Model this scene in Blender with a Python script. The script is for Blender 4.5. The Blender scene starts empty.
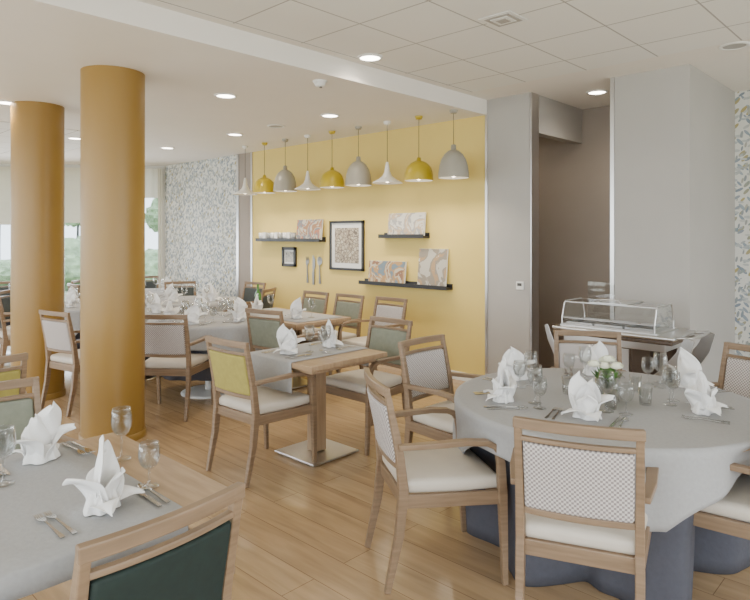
import bpy, bmesh, math, random
from mathutils import Vector, Matrix
random.seed(7)
sc = bpy.context.scene
COL = sc.collection
PHI = math.radians(43.58)          # heading of the view relative to the room axes
CP, SP = math.cos(PHI), math.sin(PHI)
EYE = 1.6
def P(a, b):                        # plan metres (right, ahead) -> room axes
    return (a*CP - b*SP, a*SP + b*CP)
def HD(dx, dz):                     # heading
    return math.atan2(dz, dx) - math.pi/2 + PHI

# ------------------------------------------------------------------ materials
def newmat(name):
    m = bpy.data.materials.new(name); m.use_nodes = True
    nt = m.node_tree; b = nt.nodes['Principled BSDF']
    return m, nt, b
def mat(name, col, rough=0.5, metal=0.0, noise=0.0, scale=20, bump=0.0, spec=None):
    m, nt, b = newmat(name)
    b.inputs['Base Color'].default_value = (*col, 1)
    b.inputs['Roughness'].default_value = rough
    b.inputs['Metallic'].default_value = metal
    if spec is not None: b.inputs['Specular IOR Level'].default_value = spec
    if noise or bump:
        tc = nt.nodes.new('ShaderNodeTexCoord'); n = nt.nodes.new('ShaderNodeTexNoise')
        n.inputs['Scale'].default_value = scale; n.inputs['Detail'].default_value = 3
        nt.links.new(tc.outputs['Object'], n.inputs['Vector'])
        if noise:
            r = nt.nodes.new('ShaderNodeValToRGB')
            r.color_ramp.elements[0].position = .3; r.color_ramp.elements[1].position = .7
            r.color_ramp.elements[0].color = (*[c*(1-noise) for c in col], 1)
            r.color_ramp.elements[1].color = (*[min(1, c*(1+noise)) for c in col], 1)
            nt.links.new(n.outputs['Fac'], r.inputs['Fac']); nt.links.new(r.outputs['Color'], b.inputs['Base Color'])
        if bump:
            bp = nt.nodes.new('ShaderNodeBump'); bp.inputs['Strength'].default_value = bump
            bp.inputs['Distance'].default_value = .01
            nt.links.new(n.outputs['Fac'], bp.inputs['Height']); nt.links.new(bp.outputs['Normal'], b.inputs['Normal'])
    return m
def wood(name, c1, c2, rough=.45, stretch=(3, 3, 40)):
    m, nt, b = newmat(name)
    tc = nt.nodes.new('ShaderNodeTexCoord'); mp = nt.nodes.new('ShaderNodeMapping')
    mp.inputs['Scale'].default_value = stretch
    n = nt.nodes.new('ShaderNodeTexNoise'); n.inputs['Scale'].default_value = 1.5; n.inputs['Detail'].default_value = 5
    r = nt.nodes.new('ShaderNodeValToRGB'); r.color_ramp.elements[0].position = .3; r.color_ramp.elements[1].position = .7
    r.color_ramp.elements[0].color = (*c1, 1); r.color_ramp.elements[1].color = (*c2, 1)
    nt.links.new(tc.outputs['Object'], mp.inputs['Vector']); nt.links.new(mp.outputs['Vector'], n.inputs['Vector'])
    nt.links.new(n.outputs['Fac'], r.inputs['Fac']); nt.links.new(r.outputs['Color'], b.inputs['Base Color'])
    b.inputs['Roughness'].default_value = rough
    return m
def emis(name, col, s):
    m, nt, b = newmat(name)
    b.inputs['Base Color'].default_value = (*col, 1)
    b.inputs['Emission Color'].default_value = (*col, 1); b.inputs['Emission Strength'].default_value = s
    return m
def brickmat(name, c1, c2, mortar, w, h, ms, off, rough, grain=None):
    m, nt, b = newmat(name)
    tc = nt.nodes.new('ShaderNodeTexCoord'); br = nt.nodes.new('ShaderNodeTexBrick')
    br.offset = off; br.offset_frequency = 2
    for k, v in (('Color1', (*c1, 1)), ('Color2', (*c2, 1)), ('Mortar', (*mortar, 1)), ('Scale', 1), ('Mortar Size', ms), ('Mortar Smooth', .1), ('Bias', 0), ('Brick Width', w), ('Row Height', h)):
        br.inputs[k].default_value = v
    nt.links.new(tc.outputs['Object'], br.inputs['Vector'])
    out = br.outputs['Color']
    if grain:
        mp = nt.nodes.new('ShaderNodeMapping'); mp.inputs['Scale'].default_value = (1.0, 9, 1)
        n = nt.nodes.new('ShaderNodeTexNoise'); n.inputs['Scale'].default_value = 2.0; n.inputs['Detail'].default_value = 6
        n.inputs['Distortion'].default_value = .6
        nt.links.new(tc.outputs['Object'], mp.inputs['Vector']); nt.links.new(mp.outputs['Vector'], n.inputs['Vector'])
        r = nt.nodes.new('ShaderNodeValToRGB'); r.color_ramp.elements[0].position = .3; r.color_ramp.elements[1].position = .72
        r.color_ramp.elements[0].color = (*[1-grain]*3, 1); r.color_ramp.elements[1].color = (1, 1, 1, 1)
        nt.links.new(n.outputs['Fac'], r.inputs['Fac'])
        mx = nt.nodes.new('ShaderNodeMix'); mx.data_type = 'RGBA'; mx.blend_type = 'MULTIPLY'; mx.inputs[0].default_value = 1
        nt.links.new(out, mx.inputs[6]); nt.links.new(r.outputs['Color'], mx.inputs[7]); out = mx.outputs[2]
    nt.links.new(out, b.inputs['Base Color'])
    b.inputs['Roughness'].default_value = rough
    return m
def glassmat(name, tint=(1, 1, 1), refl=.9):
    m = bpy.data.materials.new(name); m.use_nodes = True; nt = m.node_tree; nt.nodes.clear()
    o = nt.nodes.new('ShaderNodeOutputMaterial'); mx = nt.nodes.new('ShaderNodeMixShader')
    t = nt.nodes.new('ShaderNodeBsdfTransparent'); t.inputs['Color'].default_value = (*tint, 1)
    g = nt.nodes.new('ShaderNodeBsdfGlossy'); g.inputs['Roughness'].default_value = .04
    lw = nt.nodes.new('ShaderNodeLayerWeight'); lw.inputs['Blend'].default_value = .35
    mu = nt.nodes.new('ShaderNodeMath'); mu.operation = 'MULTIPLY'; mu.inputs[1].default_value = refl
    nt.links.new(lw.outputs['Facing'], mu.inputs[0]); nt.links.new(mu.outputs[0], mx.inputs['Fac'])
    nt.links.new(t.outputs[0], mx.inputs[1]); nt.links.new(g.outputs[0], mx.inputs[2]); nt.links.new(mx.outputs[0], o.inputs[0])
    return m
def clothmat(name, col, trans):
    m = bpy.data.materials.new(name); m.use_nodes = True; nt = m.node_tree; nt.nodes.clear()
    o = nt.nodes.new('ShaderNodeOutputMaterial'); mx = nt.nodes.new('ShaderNodeMixShader'); mx.inputs[0].default_value = trans
    d = nt.nodes.new('ShaderNodeBsdfDiffuse'); t = nt.nodes.new('ShaderNodeBsdfTranslucent')
    for q in (d, t): q.inputs['Color'].default_value = (*col, 1)
    nt.links.new(d.outputs[0], mx.inputs[1]); nt.links.new(t.outputs[0], mx.inputs[2]); nt.links.new(mx.outputs[0], o.inputs[0])
    return m
def wallpaper(name):
    m, nt, b = newmat(name)
    tc = nt.nodes.new('ShaderNodeTexCoord')
    base = nt.nodes.new('ShaderNodeRGB'); base.outputs[0].default_value = (.70, .70, .66, 1); last = base.outputs[0]
    specs = [(.7, (19, 1, 7), (.20, .25, .31), (.34, .40, .45)), (-.75, (18, 1, 7.5), (.42, .35, .14), (.27, .33, .34)),
             (2.1, (22, 1, 9), (.5, .52, .5), (.17, .22, .29)), (1.5, (21, 1, 8), (.36, .41, .45), (.55, .56, .53)), (-.2, (24, 1, 9), (.22, .27, .32), (.44, .43, .35))]
    for rot, scl, ca, cb in specs:
        r0 = nt.nodes.new('ShaderNodeMapping'); r0.inputs['Rotation'].default_value = (0, rot, 0); r0.inputs['Location'].default_value = (rot, 0, rot*2)
        r1 = nt.nodes.new('ShaderNodeMapping'); r1.inputs['Scale'].default_value = scl
        nt.links.new(tc.outputs['Object'], r0.inputs['Vector']); nt.links.new(r0.outputs['Vector'], r1.inputs['Vector'])
        v = nt.nodes.new('ShaderNodeTexVoronoi'); v.inputs['Scale'].default_value = 1.0; v.inputs['Randomness'].default_value = .9
        nt.links.new(r1.outputs['Vector'], v.inputs['Vector'])
        lt = nt.nodes.new('ShaderNodeMath'); lt.operation = 'LESS_THAN'; lt.inputs[1].default_value = .31
        nt.links.new(v.outputs['Distance'], lt.inputs[0])
        sp = nt.nodes.new('ShaderNodeSeparateColor'); nt.links.new(v.outputs['Color'], sp.inputs[0])
        cm = nt.nodes.new('ShaderNodeMix'); cm.data_type = 'RGBA'
        cm.inputs[6].default_value = (*ca, 1); cm.inputs[7].default_value = (*cb, 1)
        nt.links.new(sp.outputs[0], cm.inputs[0])
        mx = nt.nodes.new('ShaderNodeMix'); mx.data_type = 'RGBA'
        nt.links.new(lt.outputs[0], mx.inputs[0]); nt.links.new(last, mx.inputs[6]); nt.links.new(cm.outputs[2], mx.inputs[7]); last = mx.outputs[2]
    nt.links.new(last, b.inputs['Base Color']); b.inputs['Roughness'].default_value = .8
    return m
def checkmat(name, c1, c2, scale):
    m, nt, b = newmat(name)
    tc = nt.nodes.new('ShaderNodeTexCoord'); mp = nt.nodes.new('ShaderNodeMapping'); mp.inputs['Location'].default_value = (.003, .5, .003)
    ck = nt.nodes.new('ShaderNodeTexChecker'); ck.inputs['Scale'].default_value = scale
    ck.inputs['Color1'].default_value = (*c1, 1); ck.inputs['Color2'].default_value = (*c2, 1)
    mp.inputs['Scale'].default_value = (1, .02, 1)
    nt.links.new(tc.outputs['Object'], mp.inputs['Vector']); nt.links.new(mp.outputs['Vector'], ck.inputs['Vector'])
    nt.links.new(ck.outputs['Color'], b.inputs['Base Color']); b.inputs['Roughness'].default_value = .85
    return m
def artmat(name, cols, scale, dist=3.0):
    m, nt, b = newmat(name)
    tc = nt.nodes.new('ShaderNodeTexCoord'); n = nt.nodes.new('ShaderNodeTexNoise')
    n.inputs['Scale'].default_value = scale; n.inputs['Detail'].default_value = 4; n.inputs['Distortion'].default_value = dist
    r = nt.nodes.new('ShaderNodeValToRGB'); r.color_ramp.interpolation = 'CONSTANT'
    els = r.color_ramp.elements
    while len(els) < len(cols): els.new(.5)
    for i, c in enumerate(cols):
        els[i].position = .36 + .30*i/len(cols) if i else 0
        els[i].color = (*c, 1)
    nt.links.new(tc.outputs['Object'], n.inputs['Vector']); nt.links.new(n.outputs['Fac'], r.inputs['Fac'])
    nt.links.new(r.outputs['Color'], b.inputs['Base Color'])
    return m
def mosaic(name, c1, c2, line, scale):
    m, nt, b = newmat(name)
    tc = nt.nodes.new('ShaderNodeTexCoord')
    v = nt.nodes.new('ShaderNodeTexVoronoi'); v.inputs['Scale'].default_value = scale; v.distance = 'CHEBYCHEV'
    v2 = nt.nodes.new('ShaderNodeTexVoronoi'); v2.inputs['Scale'].default_value = scale; v2.feature = 'DISTANCE_TO_EDGE'
    for q in (v, v2): nt.links.new(tc.outputs['Object'], q.inputs['Vector'])
    sp = nt.nodes.new('ShaderNodeSeparateColor'); nt.links.new(v.outputs['Color'], sp.inputs[0])
    cm = nt.nodes.new('ShaderNodeMix'); cm.data_type = 'RGBA'; cm.inputs[6].default_value = (*c1, 1); cm.inputs[7].default_value = (*c2, 1)
    nt.links.new(sp.outputs[0], cm.inputs[0])
    lt = nt.nodes.new('ShaderNodeMath'); lt.operation = 'LESS_THAN'; lt.inputs[1].default_value = .07; nt.links.new(v2.outputs['Distance'], lt.inputs[0])
    mx = nt.nodes.new('ShaderNodeMix'); mx.data_type = 'RGBA'; mx.inputs[7].default_value = (*line, 1)
    nt.links.new(lt.outputs[0], mx.inputs[0]); nt.links.new(cm.outputs[2], mx.inputs[6]); nt.links.new(mx.outputs[2], b.inputs['Base Color'])
    return m

M_yellow = mat('paint_yellow', (.74, .57, .175), .7, noise=.03, scale=2)
M_grey = mat('paint_warm_grey', (.42, .40, .375), .75, noise=.03, scale=2)
M_taupe = mat('paint_taupe', (.33, .28, .24), .75, noise=.04, scale=2)
M_ceil = mat('plaster_white', (.83, .79, .74), .8, noise=.01, scale=3)
M_tile = brickmat('ceiling_tiles', (.84, .83, .80), (.82, .81, .78), (.42, .40, .38), .6, .6, .006, 0, .85)
M_floor = brickmat('oak_planks', (.45, .305, .17), (.52, .365, .21), (.24, .15, .08), 2.2, .19, .0018, .37, .22, grain=.28)
M_column = mat('ochre_column_finish', (.285, .165, .035), .36, noise=.03, scale=1.5)
M_wp = wallpaper('leaf_wallpaper')
M_white = mat('white_satin', (.8, .8, .78), .45)
M_steel = mat('brushed_steel', (.62, .61, .6), .28, 1.0)
M_black = mat('black_satin', (.02, .02, .022), .4)
M_dark = mat('dark_frame', (.06, .055, .05), .4)
M_oak = wood('chair_oak', (.19, .125, .075), (.27, .185, .115), .40)
M_oakt = wood('table_oak', (.32, .215, .125), (.43, .30, .185), .38, (3, 30, 3))
M_cush = mat('cream_leather', (.60, .545, .47), .5, noise=.04, scale=8)
M_weave = checkmat('houndstooth_fabric', (.60, .56, .53), (.26, .225, .225), 110)
M_olive = mat('olive_velvet', (.36, .31, .08), .8, noise=.08, scale=30)
M_sage = mat('sage_fabric', (.21, .225, .175), .85, noise=.08, scale=30)
M_char = mat('charcoal_fabric', (.05, .06, .062), .85, noise=.08, scale=30)
M_dgreen = mat('dark_green_fabric', (.008, .020, .017), .8, noise=.15, scale=40)
M_cloth = mat('pale_grey_linen', (.37, .37, .375), .9, noise=.04, scale=60, bump=.15)
M_slate = mat('slate_linen', (.070, .072, .092), .9, noise=.06, scale=40, bump=.15)
M_nap = mat('white_napkin', (.85, .84, .83), .85)
M_glass = glassmat('clear_glass', (.94, .95, .95), .85)
M_pane = glassmat('window_glass', (.96, .98, .98), .25)
M_cut = mat('cutlery_steel', (.6, .59, .57), .2, 1.0)
M_pyel = mat('pendant_yellow', (.50, .37, .02), .3)
M_ptau = mat('pendant_taupe', (.33, .31, .26), .35)
M_pwhi = mat('pendant_white', (.78, .77, .74), .35)
M_bulb = emis('warm_bulb', (1, .82, .6), 14)
M_led = emis('downlight_lens', (1, .92, .80), 16)
M_blind = clothmat('linen_blind', (.72, .67, .56), .35)
M_curt = clothmat('cream_curtain', (.80, .77, .68), .35)
M_leaf = mat('foliage', (.30, .40, .24), .9, noise=.35, scale=5, bump=.5)
M_green = mat('bouquet_leaves', (.09, .22, .04), .6, noise=.3, scale=30)
M_petal = mat('flower_petals', (.80, .80, .62), .8)
M_lawn = mat('lawn', (.42, .46, .32), .95, noise=.2, scale=4)
M_stone = mat('facade_render', (.6, .58, .54), .9, noise=.05, scale=2)

# ------------------------------------------------------------------ mesh builder
class MB:
    def __init__(s): s.v = []; s.f = []; s.m = []; s.s = []
    def add(s, vs, fs, m=0, smooth=False, M=None, fn=None):
        o = len(s.v)
        for v in vs:
            v = Vector(v)
            if fn: v = Vector(fn(v))
            if M is not None: v = M @ v
            s.v.append(v[:])
        for f in fs:
            s.f.append([i+o for i in f]); s.m.append(m); s.s.append(smooth)
    def box(s, c, d, m=0, M=None, fn=None):
        x, y, z = [k/2 for k in d]
        vs = [(c[0]+i*x, c[1]+j*y, c[2]+k*z) for k in (-1, 1) for j in (-1, 1) for i in (-1, 1)]
        fs = [(0, 2, 3, 1), (4, 5, 7, 6), (0, 1, 5, 4), (2, 6, 7, 3), (0, 4, 6, 2), (1, 3, 7, 5)]
        s.add(vs, fs, m, False, M, fn)
    def bb(s, x0, x1, y0, y1, z0, z1, m=0, M=None):
        s.box(((x0+x1)/2, (y0+y1)/2, (z0+z1)/2), (abs(x1-x0), abs(y1-y0), abs(z1-z0)), m, M)
    def sweep(s, pts, secs, m=0, side=(1, 0, 0), n=4, smooth=False, M=None):
        pts = [Vector(p) for p in pts]; k = len(pts)
        if not isinstance(secs, list): secs = [secs]*k
        if n == 4: prof = [(-.5, -.5), (.5, -.5), (.5, .5), (-.5, .5)]
        else: prof = [(.5*math.cos(2*math.pi*i/n), .5*math.sin(2*math.pi*i/n)) for i in range(n)]
        vs = []; sd = Vector(side)
        for i, p in enumerate(pts):
            t = (pts[min(i+1, k-1)] - pts[max(i-1, 0)]).normalized()
            a = sd - t*sd.dot(t)
            a = a.normalized() if a.length > 1e-4 else t.orthogonal().normalized()
            b = t.cross(a)
            w, d = secs[i] if isinstance(secs[i], tuple) else (secs[i], secs[i])
            for u, v in prof: vs.append(p + a*w*u + b*d*v)
        fs = []
        for i in range(k-1):
            for j in range(n):
                j2 = (j+1) % n
                fs.append((i*n+j, i*n+j2, (i+1)*n+j2, (i+1)*n+j))
        fs.append(tuple(range(n))[::-1]); fs.append(tuple(range((k-1)*n, k*n)))
        s.add(vs, fs, m, smooth, M)
    def lathe(s, prof, n=24, m=0, M=None, smooth=True, fn=None):
        vs = []; fs = []
        for r, z in prof:
            for i in range(n):
                a = 2*math.pi*i/n; vs.append((r*math.cos(a), r*math.sin(a), z))
        for k in range(len(prof)-1):
            for i in range(n):
                j = (i+1) % n
                fs.append((k*n+i, k*n+j, (k+1)*n+j, (k+1)*n+i))
        s.add(vs, fs, m, smooth, M, fn)
    def cyl(s, x, y, z0, z1, r, n=24, m=0, M=None, r2=None):
        r2 = r if r2 is None else r2
        s.lathe([(0.0001, z0), (r, z0)], n, m, (M or Matrix()) @ Matrix.Translation((x, y, 0)), False)
        s.lathe([(r, z0), (r2, z1)], n, m, (M or Matrix()) @ Matrix.Translation((x, y, 0)), True)
        s.lathe([(r2, z1), (0.0001, z1)], n, m, (M or Matrix()) @ Matrix.Translation((x, y, 0)), False)
    def rbox(s, c, d, r, m=0, M=None, fn=None, k=4):
        h = [q/2 for q in d]; vs = []; idx = {}; fs = []
        def ts(hh):
            e = [-hh, -hh+.25*r, -hh+.6*r, -hh+r]
            mid = [(-hh+r)+(2*hh-2*r)*i/k for i in range(1, k)]
            return e+mid+[-q for q in e[::-1]]
        T = [ts(q) for q in h]
        def vert(p):
            inn = Vector([max(-(h[i]-r), min(h[i]-r, p[i])) for i in range(3)])
            dd = Vector(p)-inn
            if dd.length > 0: dd = dd.normalized()*r
            q = inn+dd; key = tuple(round(t, 5) for t in q)
            if key not in idx:
                idx[key] = len(vs); vs.append((q[0]+c[0], q[1]+c[1], q[2]+c[2]))
            return idx[key]
        for ax in range(3):
            a, b = [(1, 2), (2, 0), (0, 1)][ax]
            for sg in (-1, 1):
                for i in range(len(T[a])-1):
                    for j in range(len(T[b])-1):
                        q = []
                        for (ii, jj) in ((i, j), (i+1, j), (i+1, j+1), (i, j+1)):
                            p = [0, 0, 0]; p[ax] = sg*h[ax]; p[a] = T[a][ii]; p[b] = T[b][jj]; q.append(vert(p))
                        u = []
                        for t in q:
                            if t not in u: u.append(t)
                        if len(u) > 2: fs.append(tuple(u if sg > 0 else u[::-1]))
        s.add(vs, fs, m, True, M, fn)
    def grid(s, fn2, nu, nv, m=0, M=None, smooth=True, close=False):
        vs = [fn2(i/nu, j/nv) for j in range(nv+1) for i in range(nu+1)]
        fs = [(j*(nu+1)+i, j*(nu+1)+i+1, (j+1)*(nu+1)+i+1, (j+1)*(nu+1)+i) for j in range(nv) for i in range(nu)]
        s.add(vs, fs, m, smooth, M)
    def mesh(s, name, mats, bevel=0, solid=0, sub=0):
        me = bpy.data.meshes.new(name); me.from_pydata(s.v, [], s.f)
        for q in mats: me.materials.append(q)
        for i, p in enumerate(me.polygons): p.material_index = s.m[i]; p.use_smooth = s.s[i]
        me.update()
        if bevel or solid or sub:
            ob = bpy.data.objects.new('tmp', me); COL.objects.link(ob)
            if solid:
                q = ob.modifiers.new('s', 'SOLIDIFY'); q.thickness = solid; q.offset = 0
            if sub:
                q = ob.modifiers.new('u', 'SUBSURF'); q.levels = sub; q.render_levels = sub
            if bevel:
                q = ob.modifiers.new('b', 'BEVEL'); q.width = bevel; q.segments = 2; q.limit_method = 'ANGLE'; q.angle_limit = math.radians(40)
            dg = bpy.context.evaluated_depsgraph_get()
            me2 = bpy.data.meshes.new_from_object(ob.evaluated_get(dg))
            bpy.data.objects.remove(ob); me2.name = name; return me2
        return me
def put(me, name, x=0, y=0, z=0, rot=0, parent=None, tilt=None):
    o = bpy.data.objects.new(name, me); COL.objects.link(o)
    o.location = (x, y, z); o.rotation_euler = (tilt or 0, 0, rot)
    if parent: o.parent = parent
    return o
def putc(me, name, a, b, z, rot=0, **k):
    x, y = P(a, b); return put(me, name, x, y, z, rot, **k)
def empty(name, x=0, y=0, z=0, rot=0):
    e = bpy.data.objects.new(name, None); COL.objects.link(e); e.location = (x, y, z); e.rotation_euler = (0, 0, rot)
    e.empty_display_size = .1; return e

# ------------------------------------------------------------------ room shell
ZL, ZH = 2.90, 3.06
XE = -3.72                                  # ceiling step
YN = 5.65
def slab(name, x0, x1, y0, y1, z0, z1, m):  # mesh in world coords (keeps procedural grids aligned)
    b = MB(); b.bb(x0, x1, y0, y1, z0, z1); return put(b.mesh(name, [m]), name)
slab('floor', -13.4, 3.3, -2.6, 7.3, -.12, 0, M_floor)
slab('ceiling', -13.4, XE, -2.6, 5.8, ZL, 3.3, M_ceil)
slab('ceiling', XE, 3.3, -2.6, 7.3, ZH, 3.3, M_ceil)
slab('ceiling', -5.3, XE, 5.8, 7.3, ZH, 3.3, M_ceil)
slab('ceiling_tile_field', XE+.10, 2.9, -2.4, 5.21, ZH-.008, ZH-.0005, M_tile)
slab('ceiling_tile_field', -12.5, -7.9, -2.4, 3.6, ZL-.008, ZL-.0005, M_tile)
slab('wall_north_yellow', -8.0, -3.72, YN, YN+.15, 0, ZL, M_yellow)
slab('wall_north_grey', -3.72, -3.2, YN, YN+.15, 0, ZH, M_grey)
slab('wall_north_jamb', -8.42, -8.0, YN, YN+.15, 0, ZL, M_taupe)
slab('wall_north_wallpaper', -10.76, -8.42, YN, YN+.15, 0, ZL, M_wp)
slab('wall_header', -3.32, -3.2, YN+.15, 6.83, 2.67, ZH, M_grey)
slab('wall_recess', -5.2, -2.36, 6.83, 6.95, 0, ZH, M_taupe)
slab('wall_recess_west', -5.3, -5.2, YN+.15, 6.95, 0, ZH, M_taupe)
slab('wall_pillar', -2.36, -1.69, YN, 7.07, 0, ZH, M_grey)
slab('wall_northeast_wallpaper', -1.69, 3.3, 7.07, 7.2, 0, ZH, M_wp)
# trims
slab('trim_1', -3.735, -3.705, YN-.012, YN, 0, ZL, M_steel)
slab('trim_2', -2.372, -2.335, YN-.012, YN+.02, 0, ZH, M_steel)
slab('trim_3', -8.03, -7.99, YN-.012, YN, 0, ZL, M_steel)
slab('trim_4', -8.42, -8.36, YN-.012, YN, 0, ZL, M_steel)
slab('trim_5', -3.205, -3.185, YN, YN+.15, 0, ZH, M_steel)
slab('baseboard_north', -8.0, -3.74, YN-.014, YN, 0, .09, M_white)
slab('baseboard_grey', -3.70, -3.21, YN-.014, YN, 0, .09, M_white)
slab('baseboard_pillar', -2.33, -1.69, YN-.014, YN, 0, .09, M_white)
slab('baseboard_wallpaper', -10.7, -8.43, YN-.014, YN, 0, .09, M_white)
# door on recess wall
b = MB(); b.bb(-4.72, -3.8, 6.80, 6.828, 0, 2.04, 0); b.bb(-3.83, -3.79, 6.785, 6.828, 0, 2.06, 1); b.bb(-4.76, -4.72, 6.785, 6.828, 0, 2.06, 1)
b.bb(-4.76, -3.79, 6.785, 6.828, 2.04, 2.08, 1); b.bb(-3.97, -3.93, 6.75, 6.80, 1.0, 1.03, 2); b.bb(-4.1, -3.93, 6.745, 6.76, 1.0, 1.03, 2)
put(b.mesh('door_1', [M_taupe, M_dark, M_steel]), 'door_1')

# glazed walls
def glazed(prefix, ox, oy, ang, L, zt, wins, sill=.3, head=2.6, matw=M_grey, ext=1, idx=0):
    M = Matrix.Translation((ox, oy, 0)) @ Matrix.Rotation(ang, 4, 'Z')
    t = .16*ext
    b = MB(); b.bb(0, L, 0, t, 0, sill, 0, M); b.bb(0, L, 0, t, head, zt, 0, M)
    u = 0
    for (a, c) in wins:
        if a > u: b.bb(u, a, 0, t, sill, head, 0, M)
        u = c
    if u < L: b.bb(u, L, 0, t, sill, head, 0, M)
    put(b.mesh('wall_'+prefix, [matw]), 'wall_'+prefix)
    for i, (a, c) in enumerate(wins):
        n = 'window_%d' % (idx+i+1)
        b = MB(); f = .05; y0, y1 = t*.35, t*.75
        b.bb(a, a+f, y0, y1, sill, head, 0, M); b.bb(c-f, c, y0, y1, sill, head, 0, M)
        b.bb(a, c, y0, y1, sill, sill+f, 0, M); b.bb(a, c, y0, y1, head-f, head, 0, M)
        b.bb(a+f, c-f, t*.5, t*.56, sill+f, head-f, 1, M)
        if c-a > 1.0: b.bb((a+c)/2-.025, (a+c)/2+.025, y0, y1, sill, head, 0, M)
        put(b.mesh(n, [M_dark, M_pane]), n)
    return M
A = (-10.76, YN); Bp = (-13.17, 2.64)
ang = math.atan2(Bp[1]-A[1], Bp[0]-A[0]); LW = math.hypot(Bp[0]-A[0], Bp[1]-A[1])
MW = glazed('west_bay', A[0], A[1], ang, LW, ZL, [(.06, 1.15), (1.25, 2.4), (2.5, 3.7)], .25, 2.82, M_stone, ext=-1, idx=0)
glazed('west', -13.17, 2.64, -math.pi/2, 5.2, ZL, [(.2, 2.3), (2.5, 4.9)], .25, 2.6, M_grey, ext=-1, idx=3)
glazed('south', -13.2, -2.5, 0, 16.5, ZL, [(.5+i*2.7, .5+i*2.7+2.5) for i in range(6)], .25, 2.75, M_grey, ext=-1, idx=5)
glazed('east', 3.2, -2.5, math.pi/2, 9.6, ZH, [(.4+i*2.3, .4+i*2.3+2.1) for i in range(4)], .25, 2.75, M_grey, ext=-1, idx=11)
def hang(name, u0, u1, z0, z1, m, waves, amp, off, folds=0):
    b = MB()
    b.grid(lambda s, t: (u0+(u1-u0)*s, off+amp*math.sin(s*waves*2*math.pi)+(.014*abs(math.sin(t*folds*math.pi)) if folds else 0), z0+(z1-z0)*t), 60, 30, 0, MW)
    return put(b.mesh(name, [m]), name)
hang('roman_blind', 1.22, 2.42, 1.84, 2.84, M_blind, 0.5, .004, .05, 5)
hang('roman_blind', 2.48, 3.75, 1.80, 2.84, M_blind, 0.5, .004, .05, 5)
hang('window_valance', .03, 1.19, 2.30, 2.84, M_curt, 7, .018, .06)
hang('curtain', .02, .10, .05, 2.84, M_curt, 2, .02, .12)
hang('curtain', 1.16, 1.30, .05, 2.84, M_curt, 3, .025, .12)

# outside
slab('lawn', -45, 25, -30, 35, -.35, -.2, M_lawn)
def bush(name, x, y, r, h):
    bm = bmesh.new(); bmesh.ops.create_icosphere(bm, subdivisions=4, radius=1)
    for v in bm.verts:
        n = v.co.normalized(); k = 1+.14*math.sin(7*n.x+3*n.z+x)*math.cos(6*n.y+y)+random.uniform(-.05, .05)
        v.co = Vector((n.x*r*k, n.y*r*k, max(0, h/2+n.z*h/2*k)))
    me = bpy.data.meshes.new(name); bm.to_mesh(me); bm.free(); me.materials.append(M_leaf)
    return put(me, name, x, y, -.195)
for i in range(9):
    x, y = P(-13+i*1.45, 21+(i % 2)*1.2); bush('hedge_bush', x, y, 1.1, 1.0+.35*(i % 3))
def tree(x, y, h):
    b = MB(); b.sweep([(0, 0, 0), (.05, 0, h*.3), (0, .05, h*.6)], [.16, .12, .08], 1, n=8, smooth=True)
    me = b.mesh('t', [M_leaf, M_dark]); bm = bmesh.new(); bm.from_mesh(me)
    for cx, cy, cz, r in ((0, 0, .72, .8), (.5, .3, .66, .55), (-.5, -.2, .68, .6), (.1, .4, .86, .55)):
        r0 = bmesh.ops.create_icosphere(bm, subdivisions=4, radius=r)
        for v in r0['verts']:
            v.co = v.co*(1+random.uniform(-.14, .14)) + Vector((cx, cy, cz*h))
    bm.to_mesh(me); bm.free()
    put(me, 'garden_tree', x, y, -.195)
for a, bb_, h in ((-8.2, 25, 3.8), (-12.5, 26, 4.2), (-17, 28, 4.5)):
    x, y = P(a, bb_); tree(x, y, h)

# columns
def column(a, bb_):
    b = MB(); b.cyl(0, 0, 0, ZL, .238, 56, 0)
    b.lathe([(.25, 0), (.25, .05), (.24, .055)], 56, 0)
    putc(b.mesh('round_column', [M_column]), 'round_column', a, bb_, 0)
column(-2.09, 4.95); column(-3.37, 6.2)

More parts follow.
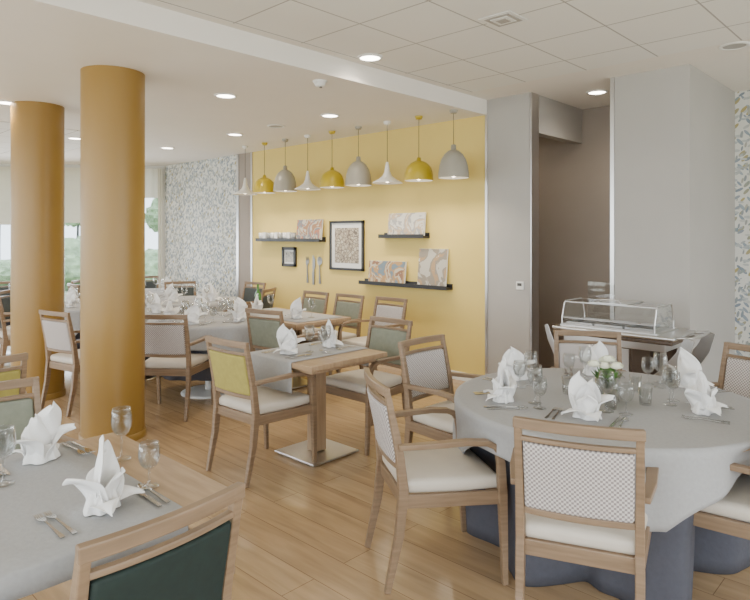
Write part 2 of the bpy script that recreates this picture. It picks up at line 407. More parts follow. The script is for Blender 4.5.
# ------------------------------------------------------------------ chairs
def yb(z):
    pts = [(0, -.30), (.25, -.245), (.45, -.225), (.62, -.243), (.92, -.305)]
    for (z0, y0), (z1, y1) in zip(pts, pts[1:]):
        if z <= z1: return y0+(y1-y0)*(z-z0)/(z1-z0)
    return pts[-1][1]
def chair_mesh(name, fab, cush=M_cush):
    b = MB(); bow = .022
    for s in (-1, 1):
        b.sweep([(s*.212, yb(z), z) for z in (0, .12, .25, .38, .45, .54, .62, .77, .92)],
                [(.026, .028), (.030, .034), (.033, .040), (.034, .046), (.034, .046), (.033, .042), (.032, .038), (.030, .032), (.028, .026)], 0)
        pts = [(s*.262, .245, 0), (s*.264, .238, .2), (s*.266, .230, .42), (s*.267, .222, .56), (s*.268, .212, .61), (s*.268, .190, .642), (s*.268, .15, .66), (s*.266, .06, .668), (s*.255, -.10, .662), (s*.232, -.25, .655)]
        b.sweep(pts, [(.026, .026), (.03, .034), (.034, .042), (.034, .036), (.036, .032), (.040, .028), (.044, .026), (.046, .025), (.040, .025), (.030, .025)], 0)
        b.sweep([(s*.215, -.22, .405), (s*.262, .225, .405)], (.024, .062), 0)
    b.sweep([(-.262, .228, .405), (.262, .228, .405)], (.062, .024), 0, side=(0, 0, 1))
    b.sweep([(-.21, -.222, .405), (.21, -.222, .405)], (.062, .024), 0, side=(0, 0, 1))
    def rail(z, w, d, x=.222):
        N = 10
        b.sweep([(-x+2*x*i/N, yb(z)-bow*(1-((-1+2*i/N))**2), z) for i in range(N+1)], (w, d), 0, side=(0, 0, 1))
    rail(.902, .040, .028, .228); rail(.842, .018, .024, .205); rail(.555, .026, .026, .205)
    def pf(v):
        z = v[2]; return (v[0], v[1]+yb(z)-bow*(1-(v[0]/.222)**2), z)
    b.rbox((0, 0, .699), (.388, .036, .262), .013, 1, fn=pf, k=8)
    def cf(v):
        x, y, z = v; x *= 1-.16*max(0, -y+.05)/.25*.9
        if z > .46: z += .018*(1-(x/.26)**2)*(1-(y/.25)**2)
        return (x, y, z)
    b.rbox((0, .005, .463), (.495, .465, .062), .027, 2, fn=cf, k=8)
    return b.mesh(name, [M_oak, fab, cush], bevel=.004)
CH = {'w': chair_mesh('chair_houndstooth', M_weave), 'o': chair_mesh('chair_olive', M_olive),
      's': chair_mesh('chair_sage', M_sage), 'd': chair_mesh('chair_dark_green', M_dgreen), 'g': chair_mesh('chair_charcoal', M_char)}
def chair(kind, a, bb_, dx, dz):
    return putc(CH[kind], 'dining_chair', a, bb_, 0, HD(dx, dz))
V = (.689, .724)     # room Y axis seen in plan metres
# right round table chairs
chair('w', .845, 2.53, .36, .90)
chair('w', .30, 3.05, .97, .22)
chair('w', .53, 3.91, .71, -.70)
chair('w', 1.44, 4.13, -.25, -1)
chair('w', 2.06, 3.64, -.92, -.42)
chair('w', 1.575, 2.76, -.70, .68)
# middle square table
chair('o', -.78, 4.31, .66, .75)
chair('s', -.08, 4.88, -V[0], -V[1])
# chairs near the wall
for a, bb_, k in ((-.03, 6.60, 'w'), (-.50, 6.98, 's'), (-.93, 7.36, 's')):
    chair(k, a, bb_, -V[0], -V[1])
chair('s', -.86, 5.98, V[0]-.2, V[1])
# left-middle round table
chair('w', -1.82, 5.66, .08, 1)
chair('w', -2.74, 5.86, .5, .8)
# left edge
put(CH['s'], 'dining_chair', -2.93, .82, 0, -math.pi/2)
put(CH['o'], 'dining_chair', -4.25, .99, 0, math.pi/2)
# foreground
gx, gy = P(-.745, 1.72)
put(CH['d'], 'dining_chair', gx, gy, 0, math.pi/2+math.radians(5))

# ------------------------------------------------------------------ tables
def waves(th, seed):
    return math.sin(th*9+seed)*.5+math.sin(th*14+seed*2.3)*.35+math.sin(th*23+seed*.7)*.2
def cloth_round(R, drop, amp, seed, m, hem=None, dips=(), pull=0.0, z=.75, top=True):
    b = MB(); N = 200; rings = []
    if top: rings += [(q*R, 0.0, 0) for q in (.001, .35, .7, .9, .97)]
    K = 12
    vs = []; fs = []
    prof = rings + [(None, i/K, 1) for i in range(K+1)]
    for r, t, k in prof:
        for i in range(N):
            th = 2*math.pi*i/N
            if not k: vs.append((r*math.cos(th), r*math.sin(th), z)); continue
            d = hem(th) if hem else drop
            zz = z - d*t
            rr = R+ (.008 if t > 0 else 0) + amp*waves(th, seed)*min(1, t*1.6)*(d/.3 if hem else 1) - pull*t
            for da, ww, dep in dips:
                q = (th-da+math.pi) % (2*math.pi)-math.pi
                rr -= dep*math.exp(-(q/ww)**2)*min(1, t*2.5)
            vs.append((rr*math.cos(th), rr*math.sin(th), zz))
    for k in range(len(prof)-1):
        for i in range(N):
            j = (i+1) % N; fs.append((k*N+i, (k+1)*N+i, (k+1)*N+j, k*N+j))
    b.add(vs, fs, 0, True)
    return b.mesh('cloth', [m], solid=.004)
def pedestal_mesh(R, topz=.742, base=.28, white=False):
    b = MB()
    b.cyl(0, 0, topz-.03, topz, R, 64, 0); b.cyl(0, 0, .03, topz-.03, .04, 24, 1)
    b.lathe([(.001, .034), (.06, .034), (base*.9, .022), (base, .012), (base, 0), (.001, 0)], 48, 1)
    return b.mesh('pedestal', [M_oakt, M_white if white else M_steel])
def round_table(a, bb_, R, rot, dips=(), seed=1., hang=.26, corner=.42, skirt=True, white=False, skirt_drop=.735, amp=.012):
    x, y = P(a, bb_); e = empty('round_dining_table', x, y, 0, 0)
    put(pedestal_mesh(R-.01, white=white), 'pedestal_and_top', parent=e)
    def hem(th):
        c = max(abs(math.cos(th-rot)), abs(math.sin(th-rot)))
        return min(corner, hang+(R+hang)*(1/c-1))+.012*math.sin(th*11+seed)
    if skirt: put(cloth_round(R-.03, skirt_drop, .036, seed+4, M_slate, dips=dips, pull=.04, z=.738), 'undercloth', parent=e)
    put(cloth_round(R, 0, amp, seed, M_cloth, hem=hem, dips=[(d, w, p*.12) for d, w, p in dips], z=.748), 'tablecloth', parent=e)
    return e
TC = (1.19, 3.23)
def dip(a, bb_, c, dep, w=.3):
    t = math.atan2(bb_-c[1], a-c[0])+PHI; return (t, w, dep)
dips = [dip(.845, 2.53, TC, .27, .38), dip(.30, 3.05, TC, .16), dip(1.575, 2.76, TC, .36, .36), dip(2.06, 3.64, TC, .14), dip(1.44, 4.13, TC, .12), dip(.53, 3.91, TC, .14)]
round_table(TC[0], TC[1], .765, PHI+math.radians(33), dips, 1.3, hang=.14, corner=.34, amp=.026)
round_table(-1.70, 6.36, .60, PHI+.2, (), 2.1, hang=.20, corner=.36, skirt=True, white=True, skirt_drop=.50, amp=.018)
BG = [(-2.45, 8.25, .6), (-3.45, 9.5, .6), (-3.5, 7.75, .6), (-5.0, 8.3, .6), (-2.75, 7.0, .5)]
for i, (a, bb_, R) in enumerate(BG):
    round_table(a, bb_, R, PHI+.3*i, (), 3+i, hang=.18, corner=.32, skirt=True, skirt_drop=.5)
placed = [(-1.8, 5.66), (-2.74, 5.86)]
for i, (a, bb_, R) in enumerate(BG):
    for j, (t, k) in enumerate(((-2.4, 'g'), (-1.3, 'g'), (-.2, 'g'), (.9, 'g'), (2.0, 'g'), (3.1, 'g'))):
        ca, cb = a+math.cos(t)*(R+.2), bb_+math.sin(t)*(R+.2)
        wx, wy = P(ca, cb)
        if wy > 5.25: continue
        bad = any(math.hypot(ca-o[0], cb-o[1]) < .82 for jj, o in enumerate(BG) if jj != i) or math.hypot(ca+3.37, cb-6.2) < .6 or math.hypot(ca+1.7, cb-6.36) < .9 or any(math.hypot(ca-p, cb-q) < .6 for p, q in placed)
        if bad: continue
        placed.append((ca, cb)); chair(k, ca, cb, a-ca, bb_-cb)

def square_table(x, y, sx, sy, cloth=None, name='square_dining_table'):
    e = empty(name, x, y, 0)
    b = MB()
    b.box((0, 0, .725), (sx, sy, .035), 0); b.box((0, 0, .69), (sx-.12, sy-.12, .035), 0)
    b.box((0, 0, .36), (.10, .10, .66), 0)
    b.box((0, 0, .018), (.44 if sx < .85 else .6, .44 if sy < .85 else .6, .014), 1); b.box((0, 0, .006), (.40, .40, .012), 1)
    put(b.mesh('table_frame', [M_oakt, M_steel], bevel=.004), 'table_frame', parent=e)
    if cloth:
        x0, x1, y0, y1, drops = cloth       # local; drops = (minX,maxX,minY,maxY)
        def prof(lo, hi, dl, dh, half):
            pts = []
            if dl > 0: pts += [(-half-.006, -dl), (-half-.006, -dl*.5), (-half-.006, -.01), (-half+.004, 0)]
            else: pts += [(lo, 0)]
            n = 10
            lo2 = -half+.004 if dl > 0 else lo; hi2 = half-.004 if dh > 0 else hi
            pts += [(lo2+(hi2-lo2)*i/n, 0) for i in range(1, n)]
            if dh > 0: pts += [(half-.004, 0), (half+.006, -.01), (half+.006, -dh*.5), (half+.006, -dh)]
            else: pts += [(hi, 0)]
            return pts
        b = MB(); py = prof(y0, y1, drops[2], drops[3], sy/2); px = prof(x0, x1, drops[0], drops[1], sx/2)
        vs = []; fs = []
        for (yy, zy) in py:
            for (xx, zx) in px:
                w = .006*math.sin(xx*23+yy*5) if zy < -.02 else 0
                w2 = .006*math.sin(yy*23) if zx < -.02 else 0
                vs.append((xx+w2, yy+w, .747+min(zy, zx)))
        n = len(px)
        for j in range(len(py)-1):
            for i in range(n-1): fs.append((j*n+i, j*n+i+1, (j+1)*n+i+1, (j+1)*n+i))
        b.add(vs, fs, 0, True)
        put(b.mesh('table_runner', [M_cloth], solid=.003), 'table_runner', parent=e)
    return e
mx_, my_ = P(-.43, 4.57)
square_table(mx_, my_, .74, .74, (-.34, .17, 0, 0, (0, 0, .21, .14)))
square_table(-2.225, .545, .95, 1.29, (-.475, .475, -.645, .45, (.06, .07, .08, 0)))
square_table(-5.35, 4.2, 1.3, .75, (-.6, .6, -.3, .3, (0, 0, .0, .0)))
square_table(-5.0, .75, .8, .8)

# ------------------------------------------------------------------ tableware
def napkin_mesh(v):
    rnd = random.Random(v); b = MB(); j = lambda a: rnd.uniform(-a, a)
    def leaf(ang, W, H, r0, lean, cup, droop=0., twist=0., skew=0., pw=1.9):
        """soft folded flap: starts upright at the base, widens, ends in a point and curls outward"""
        def f(s, t):
            u = 2*s-1; w = W*(.55+1.25*t)*(1-t**pw)+.0012
            r = r0+lean*t**2.1 + cup*(1-u*u)*(1-.5*t) + .005*math.sin(5*u+9*t+v)
            z = H*(t+.06*math.sin(3*t*u))-droop*H*t**3
            x = u*w+skew*t*t; a = ang+twist*t
            return (r*math.cos(a)-x*math.sin(a), r*math.sin(a)+x*math.cos(a), max(z, .001+.002*t))
        b.grid(f, 12, 12)
    leaf(math.pi/2+j(.2), .074, .215+j(.015), -.03, .03, .038, .08, .1, .04*(1 if v % 2 else -1), 2.3)
    leaf(math.pi/2+.3, .060, .175, .0, -.01, .032, 0, .2, -.03, 2.2)
    leaf(-math.pi/2+j(.2), .062, .135, .012, .04, .024, .15, .1, .02, 2.2)
    leaf(.25+j(.2), .066, .155, .012, .10, .024, .36, .15, .01, 2.1)
    leaf(math.pi-.25+j(.2), .066, .165, .012, .095, .024, .30, -.15, -.01, 2.1)
    leaf(-math.pi/2+.75, .054, .09, .025, .095, .015, .75)
    leaf(-math.pi/2-.75, .054, .09, .025, .095, .015, .75)
    b.grid(lambda s, t: ((.062+.01*math.sin(s*44))*(1-.35*t)*math.cos(2*math.pi*s), (.048+.01*math.cos(s*31))*(1-.35*t)*math.sin(2*math.pi*s), .001+.06*t), 36, 5)
    return b.mesh('napkin', [M_nap], solid=.003, sub=1)
NAP = [napkin_mesh(i) for i in range(5)]
def glass_mesh(h, r, stem, foot):
    b = MB()
    if stem:
        hb = h*(1-stem)
        prof = [(.001, .003), (foot*.5, .003), (foot, .0015), (foot, 0.0035), (foot*.3, .007), (.005, .015), (.0035, h*stem*.6), (.0045, h*stem)]
        prof += [(r*q, h*stem+hb*t) for q, t in ((.35, .03), (.7, .14), (.92, .32), (1, .52), (.96, .75), (.86, 1))]
        prof += [(r*.84, h), (r*.93, h*stem+hb*.75), (r*.96, h*stem+hb*.52), (r*.66, h*stem+hb*.17), (.001, h*stem+hb*.06)]
    else:
        prof = [(.001, .001), (r*.8, .001), (r*.85, .01), (r, h), (r*.95, h), (r*.8, .012), (.001, .010)]
    b.lathe(prof, 24, 0)
    return b.mesh('glass', [M_glass])
G_w = glass_mesh(.195, .038, .45, .034); G_s = glass_mesh(.150, .036, .40, .032); G_t = glass_mesh(.09, .034, 0, 0)
def cutlery():
    k = MB(); k.sweep([(0, -.11, .004), (0, -.02, .005), (0, 0, .004)], [(.012, .006), (.013, .007), (.008, .005)], 0)
    k.sweep([(0, 0, .004), (.002, .03, .004), (.002, .08, .004), (-.004, .11, .004)], [(.012, .002), (.019, .002), (.018, .0015), (.003, .001)], 0)
    f = MB(); f.sweep([(0, -.10, .003), (0, -.03, .005), (0, .03, .008), (0, .05, .006)], [(.014, .003), (.007, .004), (.006, .003), (.02, .002)], 0)
    for x in (-.0085, -.003, .003, .0085): f.sweep([(x, .05, .006), (x, .075, .003), (x, .098, .008)], [(.0042, .002), (.0038, .002), (.0016, .0015)], 0)
    s = MB(); s.sweep([(0, -.10, .003), (0, -.03, .005), (0, .04, .008)], [(.014, .003), (.007, .004), (.006, .003)], 0)
    s.sweep([(0, .035, .008), (0, .05, .005), (0, .07, .003), (0, .09, .005), (0, .102, .008)], [(.008, .003), (.026, .003), (.034, .003), (.026, .003), (.006, .002)], 0, n=8, smooth=True)
    return [q.mesh(n, [M_cut]) for q, n in ((k, 'knife'), (f, 'fork'), (s, 'spoon'))]
KN, FK, SN = cutlery()
TZ = .7505
def setting(cx, cy, ang, nap=True, cut=True, glasses=2, z=TZ):
    R = Matrix.Rotation(ang-math.pi/2, 2)
    def w(a, b2):
        v = R @ Vector((a, b2)); return cx+v[0], cy+v[1]
    r = ang-math.pi/2
    if nap: put(random.choice(NAP), 'folded_napkin', *w(0, 0), z, r+random.uniform(-.7, .7))
    if cut:
        put(FK, 'fork', *w(-.13, -.02), z, r+.05); put(FK, 'fork', *w(-.16, -.02), z, r+.02)
        put(KN, 'knife', *w(.13, -.02), z, r-.03); put(SN, 'spoon', *w(.16, -.02), z, r)
    if glasses > 0: put(G_w, 'wine_glass', *w(.06, .15), z, 0)
    if glasses > 1: put(G_s, 'wine_glass', *w(.15, .145), z, 0)
tx, ty = P(*TC)
for a, bb_ in ((.99, 2.90), (.66, 3.20), (.84, 3.68), (1.34, 3.80), (1.76, 3.48), (1.58, 2.99)):
    x, y = P(a, bb_); setting(x, y, math.atan2(ty-y, tx-x))
for a, bb_ in ((1.04, 3.34), (1.36, 3.12), (1.42, 3.38), (1.16, 3.05)):
    x, y = P(a, bb_); put(G_t, 'tumbler', x, y, TZ)
def vase(a, bb_, z=TZ, s=1.0):
    e = empty('flower_vase', *P(a, bb_), z); e.scale = (s, s, s)
    b = MB(); b.lathe([(.001, .002), (.045, .002), (.047, .10), (.045, .10), (.042, .01), (.001, .01)], 24, 0)
    put(b.mesh('glass_jar', [M_glass]), 'glass_jar', parent=e)
    b = MB(); rnd = random.Random(3)
    for i in range(60):
        t = rnd.uniform(0, 6.28); l = rnd.uniform(.3, 1.1)
        b.grid(lambda s_, t_, t=t, l=l: ((.012+.052*t_*t_*l)*math.cos(t)-(s_-.5)*.040*math.sin(t)*math.sin(math.pi*min(1, t_+.05)), (.012+.052*t_*t_*l)*math.sin(t)+(s_-.5)*.040*math.cos(t)*math.sin(math.pi*min(1, t_+.05)), .012+.115*t_*(1.25-l*.35)), 2, 5, 0)
    for i in range(8):
        t = i*2.4; r = .017*i**.5*1.2; M = Matrix.Translation((r*math.cos(t)*1.2, r*math.sin(t)*1.2, .15-.22*r+.010*math.cos(i)))
        for q in range(3):
            b.lathe([(.002, -.008), (.010+.005*q, -.002), (.016+.004*q, .010-.003*q), (.013+.006*q, .018-.005*q)], 8, 1, M)
    put(b.mesh('bouquet', [M_green, M_petal]), 'bouquet', parent=e)
vase(1.20, 3.20, s=1.3)
# foreground-left table
setting(-1.955, .815, math.pi, glasses=0); setting(-2.54, .83, 0, glasses=0)
setting(-1.95, .2, math.pi, glasses=1); setting(-2.5, .2, 0, glasses=1)
for a, bb_, g in ((-.965, 2.36, G_w), (-.765, 2.10, G_s), (-1.27, 2.12, G_w), (-1.34, 2.20, G_s)):
    x, y = P(a, bb_); put(g, 'wine_glass', x, y, TZ)
# mid square table
setting(mx_-.08, my_-.2, math.pi/2, cut=True, glasses=1); setting(mx_-.08, my_+.2, -math.pi/2, glasses=0)
put(G_w, 'wine_glass', mx_+.08, my_+.02, TZ); put(G_s, 'wine_glass', mx_+.0, my_+.06, TZ)
# left-mid round table
lx, ly = P(-1.70, 6.36)
for t in (.3, 1.55, 2.8, 4.05, 5.3):
    setting(lx+.38*math.cos(t), ly+.38*math.sin(t), t+math.pi, cut=True, glasses=2)
for i, (a, bb_, R) in enumerate(BG):
    x, y = P(a, bb_)
    for t in (.4, 2.0, 3.5, 5.1):
        setting(x+.36*math.cos(t), y+.36*math.sin(t), t+math.pi, cut=False, glasses=1)
for dx, dy in ((-.35, -.12), (.35, -.12), (-.35, .15), (.35, .15)):
    setting(-5.35+dx, 4.2+dy, math.pi/2 if dy < 0 else -math.pi/2, cut=False, glasses=1 if dy < 0 else 0, nap=dy < 0)
b = MB(); b.lathe([(.001, 0), (.038, 0), (.038, .17), (.013, .22), (.013, .29), (.001, .29)], 20, 0)
put(b.mesh('wine_bottle', [mat('green_bottle', (.05, .16, .03), .15)]), 'wine_bottle', -5.95, 4.28, TZ)

# ------------------------------------------------------------------ pendants
def pendant(kind, x, y):
    zb = 2.20
    b = MB()
    if kind == 'w':
        outer = [(.175, 0), (.165, .012), (.10, .045), (.055, .08), (.032, .13), (.022, .20), (.012, .24)]; top = .24; m = M_pwhi
    elif kind == 'y':
        outer = [(.155, 0), (.155, .05), (.150, .09), (.13, .145), (.095, .185), (.05, .21), (.025, .215), (.022, .25), (.012, .25)]; top = .25; m = M_pyel
    else:
        outer = [(.158, 0), (.157, .05), (.148, .12), (.128, .19), (.095, .245), (.055, .28), (.03, .29), (.026, .34), (.014, .345)]; top = .345; m = M_ptau
    inner = [(max(r-.004, .001), z-.003 if i else z) for i, (r, z) in enumerate(outer)]
    b.lathe(outer, 40, 0); b.lathe(inner[::-1], 40, 1)
    b.sweep([(0, 0, top-.01), (0, 0, ZL-zb-.02)], .006, 2, n=8, smooth=True)
    b.lathe([(.001, ZL-zb-.035), (.03, ZL-zb-.035), (.042, ZL-zb-.015), (.042, ZL-zb)], 24, 0)
    M = Matrix.Translation((0, 0, .035))
    b.lathe([(.001, -.03), (.018, -.024), (.027, -.005), (.024, .015), (.012, .04), (.001, .05)], 16, 3, M)
    put(b.mesh('pendant', [m, M_pwhi, M_black, M_bulb]), 'pendant_lamp', x, y, zb)
    L = bpy.data.lights.new('pendant_bulb', 'SPOT'); L.energy = 17; L.color = (1, .88, .70); L.spot_size = math.radians(140); L.spot_blend = .6; L.shadow_soft_size = .04
    lo = bpy.data.objects.new('pendant_bulb_light', L); COL.objects.link(lo); lo.location = (x, y, zb+.0)
kinds = ['w', 'y', 't', 'w', 'y', 't', 'w', 'y', 't']
for i, k in enumerate(kinds):
    pendant(k, -7.54+i*.464, 5.2)

# ------------------------------------------------------------------ wall decor
def shelf(x0, x1, z):
    b = MB(); b.bb(x0, x1, YN-.12, YN, z-.025, z, 0); b.bb(x0, x1, YN-.12, YN-.11, z, z+.02, 0); b.bb(x0, x1, YN-.012, YN, z, z+.04, 0)
    put(b.mesh('picture_ledge', [M_black]), 'wall_shelf')
shelf(-7.75, -6.30, 1.545); shelf(-5.21, -4.50, 1.60); shelf(-5.55, -4.17, 1.02)
def canvas(x0, x1, z0, h, m):
    w = x1-x0; b = MB(); b.box((0, 0, h/2), (w, .02, h), 1); b.box((0, -.0115, h/2), (w-.004, .003, h-.004), 0)
    put(b.mesh('canvas_print', [m, M_white]), 'canvas_print', (x0+x1)/2, YN-.062, z0+.004, 0, tilt=-.10)
art1 = artmat('print_street', [(.30, .16, .08), (.46, .42, .34), (.16, .17, .19), (.42, .15, .07), (.5, .45, .34)], 6, 1.2)
art2 = artmat('print_sketch', [(.62, .6, .55), (.34, .34, .34), (.5, .38, .26), (.6, .57, .5), (.25, .25, .25)], 5, 1.2)
art3 = artmat('print_fresco', [(.16, .22, .26), (.45, .26, .10), (.52, .46, .34), (.26, .13, .07), (.5, .33, .14)], 5, 1.0)
art4 = artmat('print_portrait', [(.5, .47, .4), (.28, .24, .19), (.42, .28, .15), (.6, .58, .52)], 4, 1.0)
art5 = mosaic('print_graphic', (.52, .47, .37), (.36, .29, .21), (.14, .11, .09), 22)
canvas(-6.85, -6.32, 1.545, .28, art1); canvas(-5.10, -4.53, 1.60, .27, art2)
canvas(-5.43, -4.83, 1.02, .27, art3); canvas(-4.63, -4.22, 1.02, .43, art4)
def frame(x0, x1, z0, z1, f, m, g=.1):
    b = MB(); y0, y1 = YN-.03, YN
    b.bb(x0, x0+f, y0, y1, z0, z1, 0); b.bb(x1-f, x1, y0, y1, z0, z1, 0); b.bb(x0, x1, y0, y1, z0, z0+f, 0); b.bb(x0, x1, y0, y1, z1-f, z1, 0)
    b.bb(x0+f, x1-f, YN-.01, YN-.004, z0+f, z1-f, 1); g = (x1-x0)*g
    b.bb(x0+f+g, x1-f-g, YN-.013, YN-.009, z0+f+g, z1-f-g, 2)
    put(b.mesh('frame', [M_black, M_white, m]), 'framed_picture')
frame(-6.20, -5.56, 1.15, 1.80, .03, art5, .10); frame(-7.23, -6.92, 1.16, 1.44, .04, mosaic('print_small', (.4, .4, .38), (.2, .2, .2), (.6, .58, .5), 30), .08)
# row of small white boxes and cups on the upper ledge (one object)
b = MB()
for i in range(9):
    x = -7.68+i*.096
    if i % 3 == 1: b.box((x, YN-.062, 1.60), (.07, .05, .108), 0)
    else: b.lathe([(.001, 0), (.027, 0), (.038, .04), (.042, .10), (.039, .10), (.033, .04), (.001, .01)], 16, 1 if i % 3 else 0, Matrix.Translation((x, YN-.062, 1.549)))
put(b.mesh('cups', [M_white, mat('grey_ceramic', (.35, .35, .34), .4)]), 'row_of_white_cups')
# big decorative wall cutlery (one object)
b = MB()
for i, me in enumerate((FK, KN, SN)):
    M = Matrix.Translation((-6.67+i*.13, YN-.004, 1.13)) @ Matrix.Rotation(math.pi/2, 4, 'X') @ Matrix.Diagonal((3.2, 1.85, 2, 1))
    b.add([v.co[:] for v in me.vertices], [tuple(p.vertices) for p in me.polygons], 0, False, M)
put(b.mesh('wall_cutlery', [mat('pewter', (.30, .30, .29), .35, .7)]), 'decorative_wall_cutlery')
# thermostat
b = MB(); b.rbox((0, 0, 0), (.085, .022, .085), .008, 0, k=2); b.box((0, -.0115, .012), (.05, .003, .03), 1)
put(b.mesh('thermostat', [M_white, M_dark]), 'thermostat', -3.31, YN-.012, 1.09)

# ------------------------------------------------------------------ ceiling fittings
def downlight(x, y, z, e=30):
    b = MB(); b.lathe([(.001, -.006), (.082, -.006)], 32, 1); b.lathe([(.082, -.006), (.085, -.012), (.103, -.008), (.106, 0)], 32, 0)
    put(b.mesh('downlight', [M_white, M_led]), 'ceiling_downlight', x, y, z-.0)
    L = bpy.data.lights.new('downlight', 'SPOT'); L.energy = e; L.color = (1, .87, .70); L.spot_size = math.radians(150); L.spot_blend = .8; L.shadow_soft_size = .08
    lo = bpy.data.objects.new('downlight_beam', L); COL.objects.link(lo); lo.location = (x, y, z-.03)
downlight(-3.5, 3.62, ZH-.008, 55)
for x in (-4.95, -6.75, -8.5, -10.3):
    for y in (.6, 1.9, 3.2, 4.5):
        if x == -4.95 and y in (1.9,): continue
        if x < -7.9 and y < 3.6: downlight(x, y, ZL-.008)
        else: downlight(x, y, ZL)
downlight(-2.70, 6.1, ZH, 22)
downlight(-4.2, 6.3, ZH, 18)
b = MB(); b.lathe([(.001, -.05), (.03, -.05), (.045, -.03), (.05, -.012), (.06, -.01), (.06, 0)], 24, 0); b.cyl(.01, 0, -.058, -.05, .012, 12, 1)
put(b.mesh('smoke', [M_white, M_dark]), 'smoke_detector', -3.92, 3.45, ZL)
def speaker(x, y, z):
    b = MB(); b.lathe([(.001, -.006), (.08, -.006)], 32, 1); b.lathe([(.08, -.006), (.085, -.012), (.105, -.007), (.108, 0)], 32, 0)
    put(b.mesh('speaker', [M_white, mat('grille', (.4, .39, .37), .6)]), 'ceiling_speaker', x, y, z)
speaker(-5.89, 4.5, ZL); speaker(-1.28, 5.34, ZH)
b = MB()
for i in range(4):
    s = .12-.028*i; b.box((0, 0, -.004-.003*i), (s*2, s*2, .004), i % 2)
put(b.mesh('vent', [M_white, M_grey]), 'ceiling_air_vent', -2.24, 3.6, ZH-.008)

# ------------------------------------------------------------------ buffet trolley (heated, steel top with perspex hood)
e = empty('buffet_trolley', -2.0, 5.0, 0)
b = MB(); mw = wood('walnut', (.06, .04, .028), (.10, .068, .045), .35, (30, 3, 3))
b.rbox((0, 0, .846), (.96, .54, .03), .012, 2, k=4)              # steel counter
b.rbox((0, 0, .815), (.93, .52, .034), .012, 0, k=4)
b.box((-.04, 0, .866), (.78, .44, .012), 2)                        # well surround
b.box((0, 0, .77), (.80, .44, .06), 2)
b.box((0, .0, .22), (.74, .40, .03), 0); b.box((0, .19, .5), (.74, .02, .55), 0)
b.box((-.1, 0, .60), (.5, .40, .30), 0)                            # heated cabinet
b.box((-.1, -.205, .60), (.46, .012, .26), 2)
for sx in (-1, 1):
    for sy in (-1, 1):
        b.sweep([(sx*.34, sy*.18, .10), (sx*.38, sy*.19, .80)], .035, 2)
        b.lathe([(.001, -.018), (.03, -.018), (.035, -.01), (.035, .01), (.03, .018), (.001, .018)], 16, 3, Matrix.Translation((sx*.34, sy*.18, .036)) @ Matrix.Rotation(math.pi/2, 4, 'X'))
        b.sweep([(sx*.34, sy*.18, .05), (sx*.34, sy*.18, .12)], .02, 2)
for yy in (-.25, .25):                                            # sweeping steel arcs on both long sides
    b.sweep([(.58, yy, .86), (.53, yy, .73), (.43, yy, .58), (.26, yy, .44), (.02, yy, .34), (-.22, yy, .29)], [(.015, .07), (.015, .10), (.015, .12), (.015, .11), (.015, .08), (.015, .03)], 2, side=(0, 1, 0))
    b.sweep([(-.54, yy, .86), (-.50, yy, .74), (-.44, yy, .62), (-.36, yy, .50)], [(.015, .03), (.015, .05), (.015, .05), (.015, .03)], 2, side=(0, 1, 0))
b.sweep([(.48, -.2, .85), (.58, -.2, .86), (.60, 0, .865), (.58, .2, .86), (.48, .2, .85)], .022, 2, side=(0, 0, 1), n=8, smooth=True)
put(b.mesh('trolley_body', [mw, M_black, M_steel, M_dark], bevel=.003), 'trolley_body', parent=e)
b = MB(); x0, x1 = -.42, .32
sec = [(-.21, .872), (-.21, .93), (-.17, 1.045), (-.15, 1.06), (.15, 1.06), (.17, 1.045), (.21, .93), (.21, .872)]
for i in range(len(sec)-1):
    (ya, za), (yc, zc) = sec[i], sec[i+1]
    b.add([(x0, ya, za), (x1, ya, za), (x1, yc, zc), (x0, yc, zc)], [(0, 1, 2, 3)], 0)
for xx in (x0, x1):
    b.sweep([(xx, q[0], q[1]) for q in sec], .012, 1, n=6, smooth=False)
    b.add([(xx, q[0], q[1]) for q in sec], [tuple(range(8))], 0)
for yy, zz in ((-.21, .878), (.21, .878), (-.16, 1.055), (.16, 1.055), (-.21, .93)): b.sweep([(x0, yy, zz), (x1, yy, zz)], .010, 1, n=6, side=(0, 0, 1))
b.box(((x0+x1)/2, 0, 1.064), (.30, .34, .006), 1)
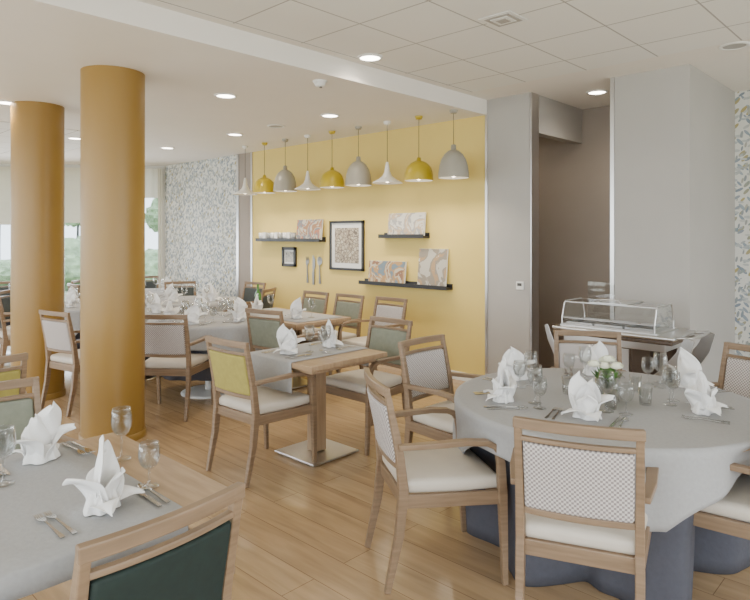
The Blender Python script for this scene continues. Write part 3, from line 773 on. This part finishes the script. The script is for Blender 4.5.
b.sweep([(-.14, -.13, 1.06), (-.12, -.13, 1.09), (.02, -.13, 1.09), (.04, -.13, 1.06)], .012, 1, n=6, side=(0, 1, 0), smooth=True)
b.bb(-.40, -.16, .235, .24, .86, 1.20, 0)
put(b.mesh('perspex_hood', [M_glass, M_steel]), 'perspex_hood', parent=e)
b = MB()
for i in range(3):
    cx = -.29+i*.24
    for (dx, dy, sx, sy) in ((0, -.16, .22, .012), (0, .16, .22, .012), (-.108, 0, .012, .32), (.108, 0, .012, .32)): b.box((cx+dx, dy, .882), (sx, sy, .02), 0)
    b.box((cx, 0, .876), (.20, .30, .006), 1)
put(b.mesh('food_pans', [M_steel, M_dark]), 'food_pans', parent=e)

# ------------------------------------------------------------------ light
w = bpy.data.worlds.new('World'); sc.world = w; w.use_nodes = True
bg = w.node_tree.nodes['Background']; bg.inputs[0].default_value = (.82, .91, 1.0, 1); bg.inputs[1].default_value = 4.0
def area(name, x, y, z, sx, sy, rx, rz, e, col):
    L = bpy.data.lights.new(name, 'AREA'); L.shape = 'RECTANGLE'; L.size = sx; L.size_y = sy; L.energy = e; L.color = col
    o = bpy.data.objects.new(name, L); COL.objects.link(o); o.location = (x, y, z); o.rotation_euler = (rx, 0, rz)
area('daylight_south', -5.0, -2.35, 1.55, 15, 2.3, math.radians(90), 0, 300, (.99, .98, .96))
area('daylight_east', 3.1, 2.0, 1.55, 8.5, 2.3, math.radians(90), math.radians(90), 160, (1, .97, .93))
ax, ay = (A[0]+Bp[0])/2+.35, (A[1]+Bp[1])/2-.28
area('daylight_bay', ax, ay, 1.2, 3.4, 1.2, math.radians(90), ang, 100, (.92, .95, 1))

# ------------------------------------------------------------------ camera
cd = bpy.data.cameras.new('camera'); cam = bpy.data.objects.new('camera', cd); COL.objects.link(cam)
cam.location = (0, 0, EYE); cam.rotation_euler = (math.pi/2, 0, PHI)
cd.sensor_width = 36; cd.sensor_fit = 'HORIZONTAL'; cd.lens = 36*620/750
cd.shift_y = -64/750
cd.clip_start = .05
sc.camera = cam
